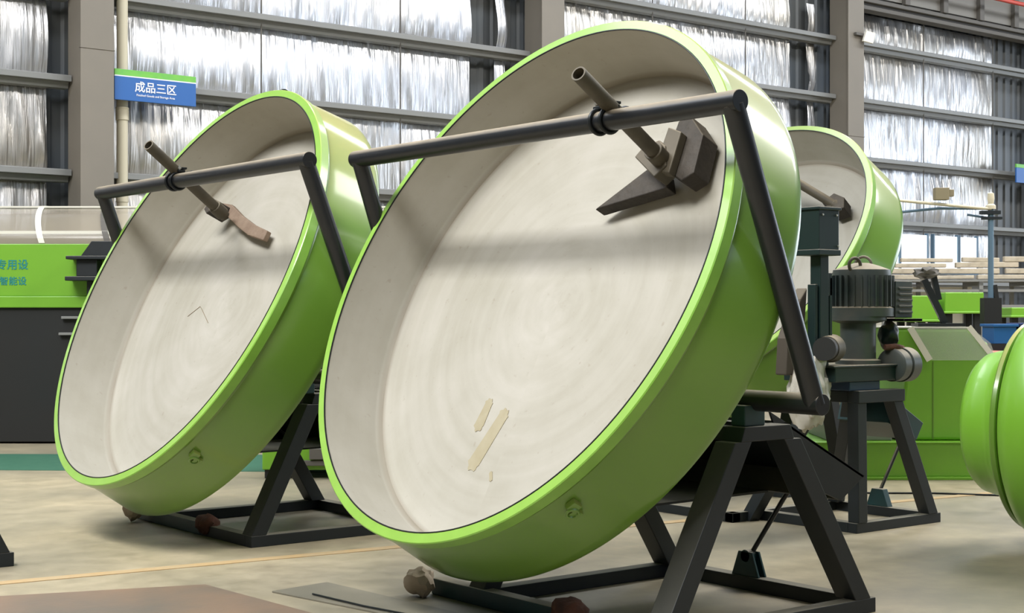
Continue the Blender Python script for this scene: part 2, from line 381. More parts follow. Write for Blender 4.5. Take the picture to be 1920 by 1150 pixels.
COLX = [(-0.47-8, -0.01-8), (-0.47, -0.01), (7.52, 7.98), (15.30, 15.78), (23.02, 23.50), (31.0, 31.46)]
COLX = COLX[1:]
PZ = [0.95, 2.16, 3.375, 4.62, 5.79, 6.94]
TOPZ = 7.72
for i, (x0, x1) in enumerate(COLX):
    bm = bmesh.new()
    box(bm, x0, x1, 18.70, 18.73, 0, 11.2)                     # front flange
    box(bm, x0+0.02, x1-0.02, 18.73, 19.18, 0, 11.2)           # boxed web
    box(bm, x0-0.01, x1+0.01, 18.69, 18.74, 5.0, 5.01)
    link('column', bm, M['column'], wall, bevel=0.006)
for i in range(len(COLX)-1):
    xa = COLX[i][1]; xb = COLX[i+1][0]
    for z in PZ:
        bm = bmesh.new()
        # C section: front lip, flange on top, web against the cladding
        prism(bm, [(xa, 19.00, z-0.032), (xa, 19.00, z+0.045), (xa, 19.02, z+0.055), (xa, 19.28, z+0.055), (xa, 19.28, z-0.11), (xa, 19.12, z-0.11), (xa, 19.10, z-0.032)], (xb-xa, 0, 0))
        link('purlin', bm, M['purlin'], wall, bevel=0.004)
    # thin tie rods
    for fx in (0.33, 0.66):
        bm = bmesh.new(); tube(bm, [(xa+(xb-xa)*fx, 19.12, 0.9), (xa+(xb-xa)*fx, 19.12, TOPZ)], 0.012, 8)
        link('tie_rod', bm, M['web'], wall, smooth=60)

# crinkled foil sheets between the purlins
def foil_sheet(x0, x1, z0, z1, seed, slant):
    bm = bmesh.new(); nx = max(2, int((x1-x0)/0.030)); nz = max(4, int((z1-z0)/0.09))
    grid = []
    for j in range(nz+1):
        v = j/nz; z = z0+(z1-z0)*v; row = []
        hang = math.sin(PI*min(1, max(0, v)))**0.6
        for i in range(nx+1):
            x = x0+(x1-x0)*i/nx
            xs = x+slant*(z-z0)*(0.6+0.6*mnoise.noise(Vector((x*0.9, seed, 0))))
            a = 0.045*mnoise.noise(Vector((xs*3.2, z*0.35, seed*1.7)))
            b = 0.050*mnoise.noise(Vector((xs*9.0, z*0.55, seed*2.3+5)))
            c = 0.018*mnoise.noise(Vector((xs*22.0, z*1.5, seed+9)))
            sag = 0.06*mnoise.noise(Vector((x*0.6, z*0.9, seed+3)))
            y = 19.33 + (a*0.7+b+c*1.5)*(0.35+0.65*hang) + sag*hang - 0.045*math.sin(PI*min(1, v**0.8))
            y = max(19.14, min(19.44, y))
            row.append(bm.verts.new((x, y, z)))
        grid.append(row)
    for j in range(nz):
        for i in range(nx): bm.faces.new((grid[j][i], grid[j][i+1], grid[j+1][i+1], grid[j+1][i]))
    return link('foil_sheet', bm, M['foil'], wall, smooth=180, recalc=False)
zr = [0.0]+PZ+[TOPZ]
for i in range(len(COLX)-1):
    xa = COLX[i][1]; xb = COLX[i+1][0]
    segs = [(xa+0.02, xb-0.22)] if i == 0 else ([(xa+0.02, xb-1.02), (xb-0.50, xb-0.30)] if i != 3 else [(xa+0.02, xb-2.3), (xb-0.9, xb-0.7)])
    for k in range(len(zr)-1):
        if zr[k+1] < 2.3: continue
        sl = (0.0, 0.35, -0.1, 0.25, 0.0, 0.1)[(i+k) % 6]
        if i == 3: sl *= 0.2
        for s0, s1 in segs:
            foil_sheet(s0, s1, zr[k]+(0.02 if k else 1.5), zr[k+1]-0.10, i*10+k, sl)
# deep beam and ribbed panels above the top row on the right
bm = bmesh.new()
box(bm, COLX[3][0]+0.5, 40, 18.80, 19.1, 7.72, 7.80); box(bm, COLX[3][0]+0.5, 40, 18.84, 19.1, 7.58, 7.66)
box(bm, COLX[3][0]+0.5, 40, 18.92, 19.1, 7.60, 8.9)
link('eaves_beam', bm, M['web'], wall, bevel=0.01)
bm = bmesh.new(); box(bm, COLX[3][0]+0.5, 40, 18.86, 18.91, 7.85, 8.9); link('upper_panel', bm, M['panelgrey'], wall)
for k in range(12):
    bm = bmesh.new(); xx = 24.9+k*1.28; box(bm, xx, xx+0.16, 18.76, 18.86, 7.81, 8.9); link('panel_rib', bm, M['web'], wall, bevel=0.008)
bm = bmesh.new(); tube(bm, [(24.0, 18.5, 8.25), (40, 18.5, 8.25)], 0.045, 12); link('red_conduit', bm, M['red'], wall, smooth=60)
# low daylight panes on the right
for k, (px0, px1) in enumerate(((24.05, 25.0), (25.08, 25.95), (26.2, 27.0), (27.1, 27.7))):
    bm = bmesh.new(); box(bm, px0, px1, 19.02, 19.05, 2.42, 3.16)
    wnd = tag(link('window_%d' % (k+1), bm, M['daypane'], None), kind='structure')
    bm = bmesh.new()
    for xx in (px0-0.04, px1): box(bm, xx, xx+0.04, 19.0, 19.08, 2.36, 3.2)
    box(bm, px0, px1, 19.0, 19.08, 2.36, 2.42)
    link('window_frame', bm, M['bluepost'], wnd)

# rainwater pipe
t = thing('downpipe', 'cream downpipe with a collar running up the wall beside the left column', 'pipe', (8.235, 19.03, 0))
bm = bmesh.new(); tube(bm, [(0, 0, 0.0), (0, 0, 11.2)], 0.075, 24); link('pipe_run', bm, M['pvc'], t, smooth=60)
bm = bmesh.new(); lathe(bm, [(0.070, 4.13), (0.088, 4.14), (0.088, 4.27), (0.082, 4.28), (0.088, 4.29), (0.088, 4.31), (0.070, 4.32)], 24); link('collar', bm, M['pvc'], t, smooth=40)
bm = bmesh.new(); lathe(bm, [(0.070, 3.02), (0.083, 3.03), (0.083, 3.15), (0.070, 3.16)], 24); link('collar', bm, M['pvc'], t, smooth=40)

# hanging zone sign
t = thing('zone_sign', 'blue and green hall sign with white Chinese characters beside the left column', 'sign', (8.03, 18.80, 4.38))
bm = bmesh.new(); box(bm, 0, 1.18, 0, 0.035, 0, 0.315); link('sign_panel', bm, M['sign_blue'], t, bevel=0.003)
bm = bmesh.new(); box(bm, 0, 1.18, 0.0, 0.035, 0.330, 0.412); link('top_band', bm, M['sign_green'], t, bevel=0.003)
bm = bmesh.new(); box(bm, 0, 1.18, -0.001, 0.034, 0.315, 0.330); link('white_stripe', bm, M['sign_white'], t)
RX = Matrix.Rotation(PI/2, 4, 'X')
text('lettering', '\u6210\u54c1\u4e09\u533a', 0.152, M['sign_white'], t, Matrix.Translation((0.585, -0.004, 0.185)) @ RX)
text('small_lettering', 'Finished Goods and Storage Area', 0.041, M['sign_white'], t, Matrix.Translation((0.585, -0.004, 0.082)) @ RX, 0.001)
bm = bmesh.new(); box(bm, 0.18, 0.23, 0.035, 0.14, 0.2, 0.23); link('bracket', bm, M['web'], t)
t = thing('zone_sign', 'blue and green hall sign cut off by the right edge of the photo', 'sign', (28.74, 18.72, 4.40))
bm = bmesh.new(); box(bm, 0, 1.3, 0, 0.035, 0, 0.33); link('sign_panel', bm, M['sign_blue'], t, bevel=0.003)
bm = bmesh.new(); box(bm, 0, 1.3, 0, 0.035, 0.33, 0.41); link('top_band', bm, M['sign_green'], t, bevel=0.003)
bm = bmesh.new(); box(bm, 0.4, 0.5, 0.035, 0.28, 0.1, 0.3); link('bracket', bm, M['web'], t)

# floodlight on the right column
t = thing('floodlight', 'small cream floodlight fixed high on the right column', 'light', (23.3, 18.69, 6.86))
bm = bmesh.new(); prism(bm, [(0.02, -0.12, 0.0), (0.32, -0.12, -0.02), (0.40, -0.12, 0.20), (0.12, -0.12, 0.22)], (0, 0.05, 0)); link('lamp_body', bm, M['white'], t, bevel=0.01)
bm = bmesh.new(); box(bm, -0.12, 0.1, -0.06, 0.0, 0.12, 0.17); link('bracket', bm, M['web'], t)

# painted floor lines
def strip(name, pts, wdt, m, z=0.004, label=None, cat='floor marking'):
    bm = bmesh.new(); a, b = Vector((*pts[0], 0)), Vector((*pts[1], 0)); d = (b-a).normalized(); s = Vector((-d.y, d.x, 0))*wdt/2
    prism(bm, [a-s, b-s, b+s, a+s], (0, 0, z)); o = link(name, bm, m)
    return tag(o, label, cat)
strip('floor_line', ((-2, 8.93), (14.0, 7.0)), 0.10, M['yellowline'], label='faded yellow line painted across the concrete between the two big pans')
bm = bmesh.new(); a = [vw(-8.2, 14.55), vw(-1.5, 14.2), vw(-1.5, 15.9), vw(-8.2, 16.1)]
prism(bm, a, (0, 0, 0.004)); tag(link('floor_band', bm, M['darkgreenpaint']), 'wide worn green band painted on the floor in front of the dark machine at left', 'floor marking')

# ================================================================== PAN GRANULATORS
def granulator(label, ox, oy, zc, tilt, s=1.0, base=None, frame=True, pipe=None, blades=None, stand=True, lug=None, cat='pan granulator', group='green pan granulators', stains=False, crack=False):
    R0 = thing('pan_granulator', label, cat, (ox, oy, 0), 0, group)
    n = Vector((-math.cos(tilt), 0, math.sin(tilt))); u = Vector((math.sin(tilt), 0, math.cos(tilt)))
    C0 = Vector((0, 0, zc))
    def P(un, yy, nn): return C0 + u*un + Vector((0, yy, 0)) + n*nn
    rot = (0, -(PI/2-tilt), 0)
    # ---- pan
    bm = bmesh.new()
    prof = [(1.46*s, -0.012), (1.492*s, -0.012), (1.492*s, -0.075), (1.486*s, -0.085), (1.500*s, -0.14), (1.536*s, -0.40*s), (1.540*s, -0.435*s), (1.530*s, -0.462*s), (1.505*s, -0.475*s), (0, -0.475*s), (0, -0.45*s), (1.46*s, -0.45*s)]
    lathe(bm, prof, 160, closed=False)
    pan = link('pan', bm, M['green'], R0, smooth=35, rot=rot, loc=(0, 0, zc))
    bm = bmesh.new(); lathe(bm, [(1.447*s, -0.03), (1.447*s, -0.004), (1.451*s, 0.0), (1.498*s, 0.0), (1.503*s, -0.005), (1.503*s, -0.062), (1.496*s, -0.066), (1.470*s, -0.066)], 160, closed=True)
    link('rim', bm, M['rim'], pan, smooth=35)
    bm = bmesh.new(); lathe(bm, [(1.4465*s, -0.006), (1.444*s, -0.02), (1.424*s, -0.355*s), (1.416*s, -0.382*s), (1.40*s, -0.396*s)], 160)
    link('wall_lining', bm, M['liner'], pan, smooth=60)
    bm = bmesh.new(); lathe(bm, [(1.402*s, -0.3955*s), (1.37*s, -0.401*s), (1.0*s, -0.403*s), (0.5*s, -0.404*s), (0, -0.404*s)], 160)
    link('floor_lining', bm, M['disc'], pan, smooth=60)
    bm = bmesh.new(); torus(bm, (0, 0, -0.001), (0, 0, 1), 1.4465*s, 0.0045, 160, 6); link('gap_shade_ring', bm, M['clamp'], pan, smooth=60)  # dark ring stands in for the shaded gap between lining and rim
    if stains:
        def ell(pts):
            bm = bmesh.new(); prism(bm, [(p[0], p[1], -0.4035) for p in pts], (0, 0, 0.003)); return bm
        def sausage(a, b, r0, r1):
            a = Vector((*a, 0)); b = Vector((*b, 0)); d = (b-a).normalized(); q = Vector((-d.y, d.x, 0)); out_ = []
            for i in range(12): th = PI/2+PI*i/11; out_.append(a+(d*math.cos(th)+q*math.sin(th))*r0*(1+0.15*math.sin(i*2.1)))
            for i in range(12): th = -PI/2+PI*i/11; out_.append(b+(d*math.cos(th)+q*math.sin(th))*r1*(1+0.15*math.sin(i*1.7)))
            return [(p.x, p.y) for p in out_]
        for a, b, r0, r1 in stains:
            link('paste_stain', ell(sausage(a, b, r0, r1)), M['stain'], pan)
    if crack:
        bm = bmesh.new(); tube(bm, [(p[0], p[1], -0.4025) for p in crack], 0.0022, 6); link('crack', bm, M['crack'], pan)
    # tag plate and lug on the outside wall
    bm = bmesh.new(); a = lug
    if lug is not None:
        for k, (da, zz) in enumerate(((0, -0.17), (0.02, -0.13))):
            an = lug+da; c = Vector((1.515*s*math.cos(an), 1.515*s*math.sin(an), zz-0.02)); boxc(bm, c, (0.03, 0.05, 0.05), Matrix.Rotation(an, 3, 'Z'))
        torus(bm, (1.53*s*math.cos(lug), 1.53*s*math.sin(lug), -0.17), (math.cos(lug), math.sin(lug), 0), 0.028, 0.008, 18, 6)
        link('lug', bm, M['green'], pan, smooth=40)
    # ring on top of rim
    bm = bmesh.new(); torus(bm, (1.50*s, -0.12, -0.09), (0, 1, 0), 0.045, 0.009, 20, 6); link('lifting_eye', bm, M['clamp'], pan, smooth=60)
    # hub and spokes behind
    bm = bmesh.new(); lathe(bm, [(0, -0.475*s), (0.42*s, -0.475*s), (0.42*s, -0.52*s), (0.20*s, -0.54*s), (0.18*s, -0.70*s), (0, -0.70*s)], 48); link('hub', bm, M['deepgreen'], pan, smooth=35)
    bm = bmesh.new()
    for k in range(8):
        an = 2*PI*k/8; Rm = Matrix.Rotation(an, 3, 'Z'); vs = box(bm, 0.40*s, 1.42*s, -0.03, 0.03, -0.525*s, -0.475*s)
        for v in vs: v.co = Rm @ v.co
    link('spokes', bm, M['green'], pan, bevel=0.004)
    # ---- cranked tube frame that carries the scraper bar
    if frame:
        (bx, bz), (lx, lz), (ya, yb), (yla, ylb) = frame; r = 0.050
        bm = bmesh.new(); tube(bm, [(bx, ya, zc+bz), (bx, yb, zc+bz)], r, 32); link('scraper_bar', bm, M['tube'], R0, smooth=40, bevel=0.003)
        bm = bmesh.new(); tube(bm, [(bx+0.004, ya+0.048, zc+bz-0.01), (lx, yla+0.048, zc+lz)], 0.050, 32); link('frame_leg', bm, M['tube'], R0, smooth=40)
        bm = bmesh.new(); tube(bm, [(bx+0.004, yb-0.048, zc+bz-0.01), (lx, ylb-0.048, zc+lz)], 0.050, 32); link('frame_leg', bm, M['tube'], R0, smooth=40)
        bm = bmesh.new(); tube(bm, [(lx, yla, zc+lz), (lx, ylb, zc+lz)], r, 32); link('trunnion_tube', bm, M['tube'], R0, smooth=40, bevel=0.003)
    # ---- scraper pipe, clamps
    if pipe:
        T, L_, ext = Vector(pipe[0]), Vector(pipe[1]), pipe[2]
        T = T+C0; L_ = L_+C0; d = (L_-T).normalized(); E_ = L_+d*ext
        bm = bmesh.new(); hollow(bm, T, E_, 0.038, 0.030); pp = link('scraper_pipe', bm, M['pipe'], R0, smooth=40)
        bm = bmesh.new(); hollow(bm, L_-d*0.01, L_+d*0.09, 0.050, 0.037); link('collar', bm, M['pipe'], pp, smooth=40, bevel=0.003)
        if frame:
            # clamp halves: two bent straps round the bar, a bolt plate round the pipe
            yq = pipe[3]; cb = Vector((bx, yq, zc+bz))
            cl = None
            for dy in (-0.037, 0.037):
                bm = bmesh.new(); torus(bm, cb+Vector((0.0, dy, 0.0)), (0.10, 1, 0.0), 0.058, 0.0105, 32, 8)
                torus(bm, cb+Vector((0.088, dy*0.9, 0.03)), d, 0.046, 0.009, 28, 8)
                link('clamp_strap', bm, M['clamp'], R0, smooth=60)
            bm = bmesh.new(); boxc(bm, cb+Vector((0.012, 0, 0.068)), (0.05, 0.14, 0.016)); boxc(bm, cb+Vector((0.03, 0, 0.088)), (0.05, 0.12, 0.014))
            link('clamp_plate', bm, M['clamp'], R0, bevel=0.003)
            for dy in (-0.055, 0.055):
                bm = bmesh.new(); q = cb+Vector((0.0, dy, 0.065)); tube(bm, [q, q+Vector((0, 0, 0.045))], 0.007, 10); tube(bm, [q+Vector((0, 0, 0.018)), q+Vector((0, 0, 0.028))], 0.013, 6)
                link('clamp_bolt', bm, M['bolt'], R0)
    for nm, poly, n0, n1, mm in (blades or []):
        bm = bmesh.new(); prism(bm, [P(p[0], p[1], n0) for p in poly], n*(n1-n0)); link(nm, bm, M[mm], R0, bevel=0.006)
    # ---- stand
    if stand:
        x0, x1, y0, y1, ztop, ax0, ax1 = stand
        bh = 0.075; bw_ = 0.085
        for (xa, xb, ya_, yb_) in ((x0, x1, y0, y0+bw_), (x0, x1, y1-bw_, y1), (x0, x0+bw_, y0+bw_, y1-bw_), (x1-bw_, x1, y0+bw_, y1-bw_)):
            bm = bmesh.new(); box(bm, xa, xb, ya_, yb_, 0, bh); link('base_rail', bm, M['stand'], R0, bevel=0.004)
        for yy in (y0+0.065, y1-0.065):
            for xb_, xt in ((x0+0.02, ax0), (x1-0.05, ax1)):
                bm = bmesh.new(); vs = beam(bm, (xb_, yy, 0.0), (xt, yy, ztop), 0.13, 0.10, side=(0, 1, 0)); flatcut(vs, bh, ztop-0.07); link('leg', bm, M['stand'], R0, bevel=0.004)
        for yy in (y0+0.065, y1-0.065):
            bm = bmesh.new(); prism(bm, [(ax0-0.055-0.0, yy-0.065, ztop-0.07), (ax1+0.055, yy-0.065, ztop-0.07), (ax1+0.03, yy-0.065, ztop), (ax0-0.03, yy-0.065, ztop)], (0, 0.13, 0)); link('top_rail', bm, M['stand'], R0, bevel=0.004)
        for xx in (ax0, ax1):
            bm = bmesh.new(); box(bm, xx-0.035, xx+0.035, y0+0.11, y1-0.115, ztop-0.07, ztop-0.003); link('top_rail', bm, M['stand'], R0, bevel=0.004)
        bm = bmesh.new(); box(bm, x0-0.005, x0+0.08, y1-0.75, y1+0.32, 0.0, 0.088); link('pivot_beam', bm, M['stand_teal'], R0, bevel=0.006)
        bm = bmesh.new(); blob(bm, (x0+0.03, y1-0.80, 0.075), (0.075, 0.11, 0.07), 3, 0.25, 2.2, 3); link('rusty_hub', bm, M['rust'], R0, smooth=50)
        # bearing blocks under the trunnion tube
        if frame:
            for yy in (y0+0.065, y1-0.065):
                bm = bmesh.new(); box(bm, lx-0.09, lx+0.05, yy-0.045, yy+0.045, ztop+0.0, zc+lz-0.02); link('bearing_block', bm, M['stand_teal'], R0, bevel=0.006)
            # tilting carriage: deep channel that slopes down behind the pan
            yS, yE = y0+0.14, y1-0.13
            cx0 = (ax0+ax1)/2
            sideP = [(x0+0.52, 0.70), (x0+0.62, 1.06), (x0+0.97, 0.985), (x0+1.585, 0.675), (x0+1.40, 0.56), (x0+1.0, 0.60)]
            bm = bmesh.new(); prism(bm, [(x0+0.86, yS, 1.04), (x0+0.97, yS, 0.985), (x0+1.585, yS, 0.675), (x0+1.40, yS, 0.56), (x0+1.02, yS, 0.70)], (0, 0.012, 0)); link('carriage_side', bm, M['stand'], R0, bevel=0.002)
            bm = bmesh.new(); prism(bm, [(x0+0.30, yE, 0.55), (x0+0.62, yE, 1.06), (x0+0.97, yE, 0.985), (x0+1.585, yE, 0.675), (x0+1.40, yE, 0.56)], (0, 0.012, 0)); link('carriage_side', bm, M['stand'], R0, bevel=0.002)
            bm = bmesh.new(); prism(bm, [(x0+0.30, yS+0.5, 0.545), (x0+1.40, yS+0.5, 0.555), (x0+1.40, yS+0.5, 0.567), (x0+0.30, yS+0.5, 0.557)], (0, yE-yS-0.5, 0)); link('carriage_floor', bm, M['stand'], R0)
            bm = bmesh.new(); tube(bm, [(x0+0.55, yE-0.15, 0.90), (x0+0.98, yE-0.15, 0.57)], 0.012, 10); link('brace_rod', bm, M['tube'], R0)
            bm = bmesh.new()
            prism(bm, [(x0+0.97, yS, 0.985), (x0+1.585, yS, 0.675), (x0+1.578, yS, 0.664), (x0+0.965, yS, 0.973)], (0, yE-yS+0.012, 0))
            link('carriage_top', bm, M['stand'], R0)
            bm = bmesh.new(); prism(bm, [(x0+1.585, yS+0.012, 0.675), (x0+1.40, yS+0.012, 0.56), (x0+1.39, yS+0.012, 0.568), (x0+1.57, yS+0.012, 0.678)], (0, yE-yS-0.012, 0)); link('carriage_end', bm, M['stand'], R0)
            # gearbox and motor on the carriage
            bm = bmesh.new(); boxc(bm, (x0+0.62, (yS+yE)/2, 1.30), (0.40, 0.44, 0.50), Matrix.Rotation(-(PI/2-tilt)+PI/2, 3, 'Y')); g = link('gearbox', bm, M['deepgreen'], R0, bevel=0.02)
            bm = bmesh.new(); q = C0 - n*0.70*s; tube(bm, [q, Vector((x0+0.55, (yS+yE)/2, 1.4))], 0.09, 24); link('drive_shaft', bm, M['deepgreen'], R0, smooth=50)
            # screw jack
            jy = y0+0.83
            bm = bmesh.new(); prism(bm, [(x1-0.075, jy-0.10, bh), (x1-0.075, jy+0.10, bh), (x1-0.075, jy+0.05, bh+0.135), (x1-0.075, jy-0.05, bh+0.135)], (0.014, 0, 0)); prism(bm, [(x1-0.022, jy-0.10, bh), (x1-0.022, jy+0.10, bh), (x1-0.022, jy+0.05, bh+0.135), (x1-0.022, jy-0.05, bh+0.135)], (0.014, 0, 0))
            tube(bm, [(x1-0.075, jy, bh+0.11), (x1-0.008, jy, bh+0.11)], 0.035, 20)
            link('screw_bracket', bm, M['stand_teal'], R0, bevel=0.003)
            bm = bmesh.new(); tube(bm, [(x1-0.04, jy, bh+0.10), (x1+0.08, jy-0.14, 0.50), (x1+0.12, jy-0.19, 0.60)], 0.0135, 12); link('adjusting_screw', bm, M['tube'], R0, smooth=60)
    return R0, P

bladesB = [('plough_blade', [(0.506, -0.149), (0.725, -0.45), (0.69, -0.60), (0.60, -0.655)], -0.375, -0.30, 'blade'),
           ('blade_holder', [(0.80, -0.50), (0.735, -0.455), (0.60, -0.66), (0.66, -0.72), (0.78, -0.66), (0.82, -0.60)], -0.29, -0.19, 'pipe'),
           ('plough_blade', [(0.965, -0.62), (0.985, -0.70), (0.86, -0.84), (0.64, -0.87), (0.60, -0.80), (0.68, -0.645), (0.80, -0.62)], -0.37, -0.25, 'blade'),
           ('blade_holder', [(0.90, -0.62), (0.86, -0.73), (0.62, -0.75), (0.64, -0.63)], -0.25, -0.20, 'pipe')]
oxB, oyB = 4.7074, 6.0634
gB, PB = granulator('largest green pan granulator in front, with two stains in its cream pan', oxB, oyB, 1.75, 0.4569,
    frame=((0.035, 0.692), (0.555, -0.645), (-1.625, 1.50), (-1.645, 1.60)),
    pipe=((-0.220, -0.845, 0.883-0.0), (0.420, -0.678, 0.579), 0.13, -0.74),
    blades=bladesB, stand=(-0.09, 1.41, -1.27, 0.20, 0.985, 0.475, 0.735), lug=-2.45,
    stains=[((-0.60, 0.26), (-0.72, 0.27), 0.032, 0.04), ((-0.66, 0.10), (-0.93, 0.19), 0.042, 0.05), ((-0.98, 0.02), (-1.01, 0.0), 0.012, 0.012)])
bladesA = [('plough_blade', [(0.826, 0.669), (0.80, 0.487), (0.701, 0.255), (0.608, -0.013), (0.545, -0.256), (0.47, -0.256), (0.524, 0.012), (0.595, 0.214), (0.717, 0.516), (0.782, 0.632)], -0.365, -0.325, 'blade_rust'),
           ('blade_holder', [(0.79, 0.58), (0.77, 0.48), (0.69, 0.47), (0.66, 0.55), (0.70, 0.62)], -0.345, -0.20, 'blade')]
oxA, oyA = 4.4584, 9.3515
gA, PA = granulator('second green pan granulator at left, behind the largest one, pan with a rusty curved blade', oxA, oyA, 1.748, 0.4569,
    frame=((0.06, 0.69), (0.575, -0.645), (-1.64, 1.50), (-1.66, 1.60)),
    pipe=((-0.190, 0.080, 0.916), (0.420, 0.306, 0.536), 0.12, 0.18),
    blades=bladesA, stand=(0.14, 1.54, -0.76, 0.72, 0.985, 0.645, 0.905), lug=-2.45,
    crack=[(-0.08, 0.55), (0.0, 0.42), (-0.03, 0.36), (-0.13, 0.18)])
uC = Vector((math.sin(0.6826), 0, math.cos(0.6826))); nC = Vector((-math.cos(0.6826), 0, math.sin(0.6826)))
CPT = uC*0.98+nC*0.22+Vector((0, 0.02, 0)); CPL = uC*0.745-nC*0.27+Vector((0, -0.75, 0))
gC, PC = granulator('farther green pan granulator seen between the front pan and the motor', 9.2, 8.92, 2.03, 0.6826,
    frame=None, pipe=(CPT, CPL, 0.06, 0), blades=[('blade_holder', [(0.76, -0.62), (0.86, -0.70), (0.80, -0.84), (0.68, -0.90), (0.64, -0.80)], -0.36, -0.24, 'blade')],
    stand=(0.1, 1.0, -0.70, 0.60, 1.15, 0.35, 0.65), lug=None)

# bar and far side leg that hold the scraper pipe of the farther machine
bq = Vector((0, 0, 2.03))+CPT+(CPL-CPT).normalized()*0.30+Vector((-0.02, 0, -0.095))
bm = bmesh.new(); tube(bm, [bq-Vector((0, 0.12, 0)), (bq.x, 1.62, bq.z)], 0.05, 28); link('scraper_bar', bm, M['tube'], gC, smooth=40)
bm = bmesh.new(); tube(bm, [(bq.x, 1.60, bq.z), (0.66, 1.62, 1.25)], 0.048, 28); link('frame_leg', bm, M['tube'], gC, smooth=40)
bm = bmesh.new(); tube(bm, [(0.66, 1.66, 1.25), (0.66, 0.42, 1.17)], 0.05, 28); link('trunnion_tube', bm, M['tube'], gC, smooth=40)
for dy in (-0.035, 0.035):
    bm = bmesh.new(); torus(bm, bq+Vector((0.01, dy, 0.02)), (0.1, 1, 0), 0.072, 0.010, 28, 8); link('clamp_strap', bm, M['clamp'], gC, smooth=60)

# ================================================================== THINGS ON THE FLOOR NEAR THE PANS
def rock(px, py, s, seed, label, name='rubble_block', m='stone', amp=0.35):
    bm = bmesh.new(); blob(bm, (0, 0, s[2]*0.92), s, 3, amp, 1.3, seed)
    zmin = min(v.co.z for v in bm.verts)
    for v in bm.verts: v.co.z -= zmin
    o = link(name, bm, M[m], None, smooth=30, loc=(px, py, 0.0)); tag(o, label, 'rock'); return o
rock(4.50, 10.20, (0.085, 0.10, 0.11), 1, 'brown rubble block wedged under the left edge of the second pan')
rock(4.52, 6.56, (0.075, 0.085, 0.08), 2, 'brown rubble block wedged under the left edge of the largest pan')

# steel plates lying on the floor
M['plate'] = mat('brown_steel_plate', srgb(98, 90, 80), 0.5, 0.0, 0, srgb(128, 104, 84), 1.6, 0.35, bump=0.05, detail=8)
M['plate_grey'] = mat('grey_steel_plate', srgb(92, 90, 80), 0.5, 0.1, 0, srgb(122, 116, 100), 2.5, 0.7, detail=8)
bm = bmesh.new(); prism(bm, [(3.753, 7.546, 0), (3.83, 6.30, 0), (2.2, 6.0, 0), (2.0, 8.17, 0)], (0, 0, 0.012)); tag(link('steel_plate', bm, M['plate'], None, bevel=0.002), 'brown stained steel plate lying flat in the bottom left corner of the floor', 'metal sheet')
bm = bmesh.new(); prism(bm, [(3.952, 7.149, 0), (4.33, 7.20, 0), (4.46, 5.2, 0), (4.15, 5.3, 0), (4.089, 6.347, 0)], (0, 0, 0.010)); tag(link('steel_plate', bm, M['plate_grey'], None, bevel=0.002), 'thin grey plate with a dark edge lying under the largest pan', 'metal sheet')
bm = bmesh.new(); tube(bm, [(4.06, 6.9, 0.018), (4.10, 6.45, 0.018), (4.2, 5.9, 0.018)], 0.005, 8); tag(link('dark_rod', bm, M['clamp'], None), 'thin dark rod lying on the grey plate', 'rod')

# corner of another stand at the left edge
t = thing('machine_stand', 'dark steel stand foot cut off by the left edge of the photo', 'stand', (3.15, 8.88, 0))
bm = bmesh.new(); box(bm, -1.3, 0, -0.02, 0.08, 0, 0.085); link('base_rail', bm, M['stand'], t, bevel=0.004)
bm = bmesh.new(); box(bm, -1.3, -1.2, 0.08, 1.4, 0, 0.085); link('base_rail', bm, M['stand'], t, bevel=0.004)
bm = bmesh.new(); vs = beam(bm, (-0.08, 0.03, 0.085), (-0.50, 0.03, 0.9), 0.1, 0.10, side=(0, 1, 0)); flatcut(vs, 0.085, 0.9); link('leg', bm, M['stand'], t, bevel=0.004)
bm = bmesh.new(); vs = beam(bm, (-1.22, 0.03, 0.085), (-0.80, 0.03, 0.9), 0.1, 0.10, side=(0, 1, 0)); flatcut(vs, 0.085, 0.9); link('leg', bm, M['stand'], t, bevel=0.004)
bm = bmesh.new(); box(bm, -0.87, -0.43, -0.02, 0.08, 0.9, 0.97); link('top_rail', bm, M['stand'], t, bevel=0.004)

# ================================================================== DRIVE UNIT WITH MOTOR (behind the front pan, right)
mx, my = 8.20, 6.57
t = thing('drive_unit', 'dark green motor and gearbox on a four legged stand right of the largest pan', 'machine', (mx, my, 0))
MX0, MX1, MY1 = -0.02, 0.93, 0.98
for (xa, xb, ya, yb) in ((-0.02, 0.93, 0, 0.08), (-0.02, 0.93, MY1-0.08, MY1), (-0.02, 0.06, 0.08, MY1-0.08), (0.85, 0.93, 0.08, MY1-0.08)):
    bm = bmesh.new(); box(bm, xa, xb, ya, yb, 0, 0.07); link('base_rail', bm, M['stand'], t, bevel=0.004)
bm = bmesh.new(); box(bm, -0.30, -0.22, 0.9, 2.2, 0, 0.07); box(bm, -0.30, -0.02, 0.90, 0.98, 0, 0.07); link('base_rail', bm, M['stand'], t, bevel=0.004)
for a, b in (((0.04, 0.04), (0.04, 0.05)), ((0.87, 0.04), (0.44, 0.05)), ((-0.10, 0.93), (0.04, 0.42)), ((0.87, 0.93), (0.44, 0.42))):
    bm = bmesh.new(); vs = beam(bm, (a[0], a[1], 0.0), (b[0], b[1], 0.9), 0.095, 0.095, side=(0, 1, 0)); flatcut(vs, 0.07 if a[0] > -0.05 else 0.0, 0.90); link('leg', bm, M['stand'], t, bevel=0.004)
bm = bmesh.new(); box(bm, -0.01, 0.50, -0.01, 0.09, 0.90, 0.985); box(bm, -0.01, 0.50, 0.38, 0.48, 0.90, 0.985); box(bm, -0.01, 0.08, 0.09, 0.38, 0.9, 0.98); box(bm, 0.41, 0.5, 0.09, 0.38, 0.9, 0.98); link('top_rail', bm, M['stand'], t, bevel=0.004)
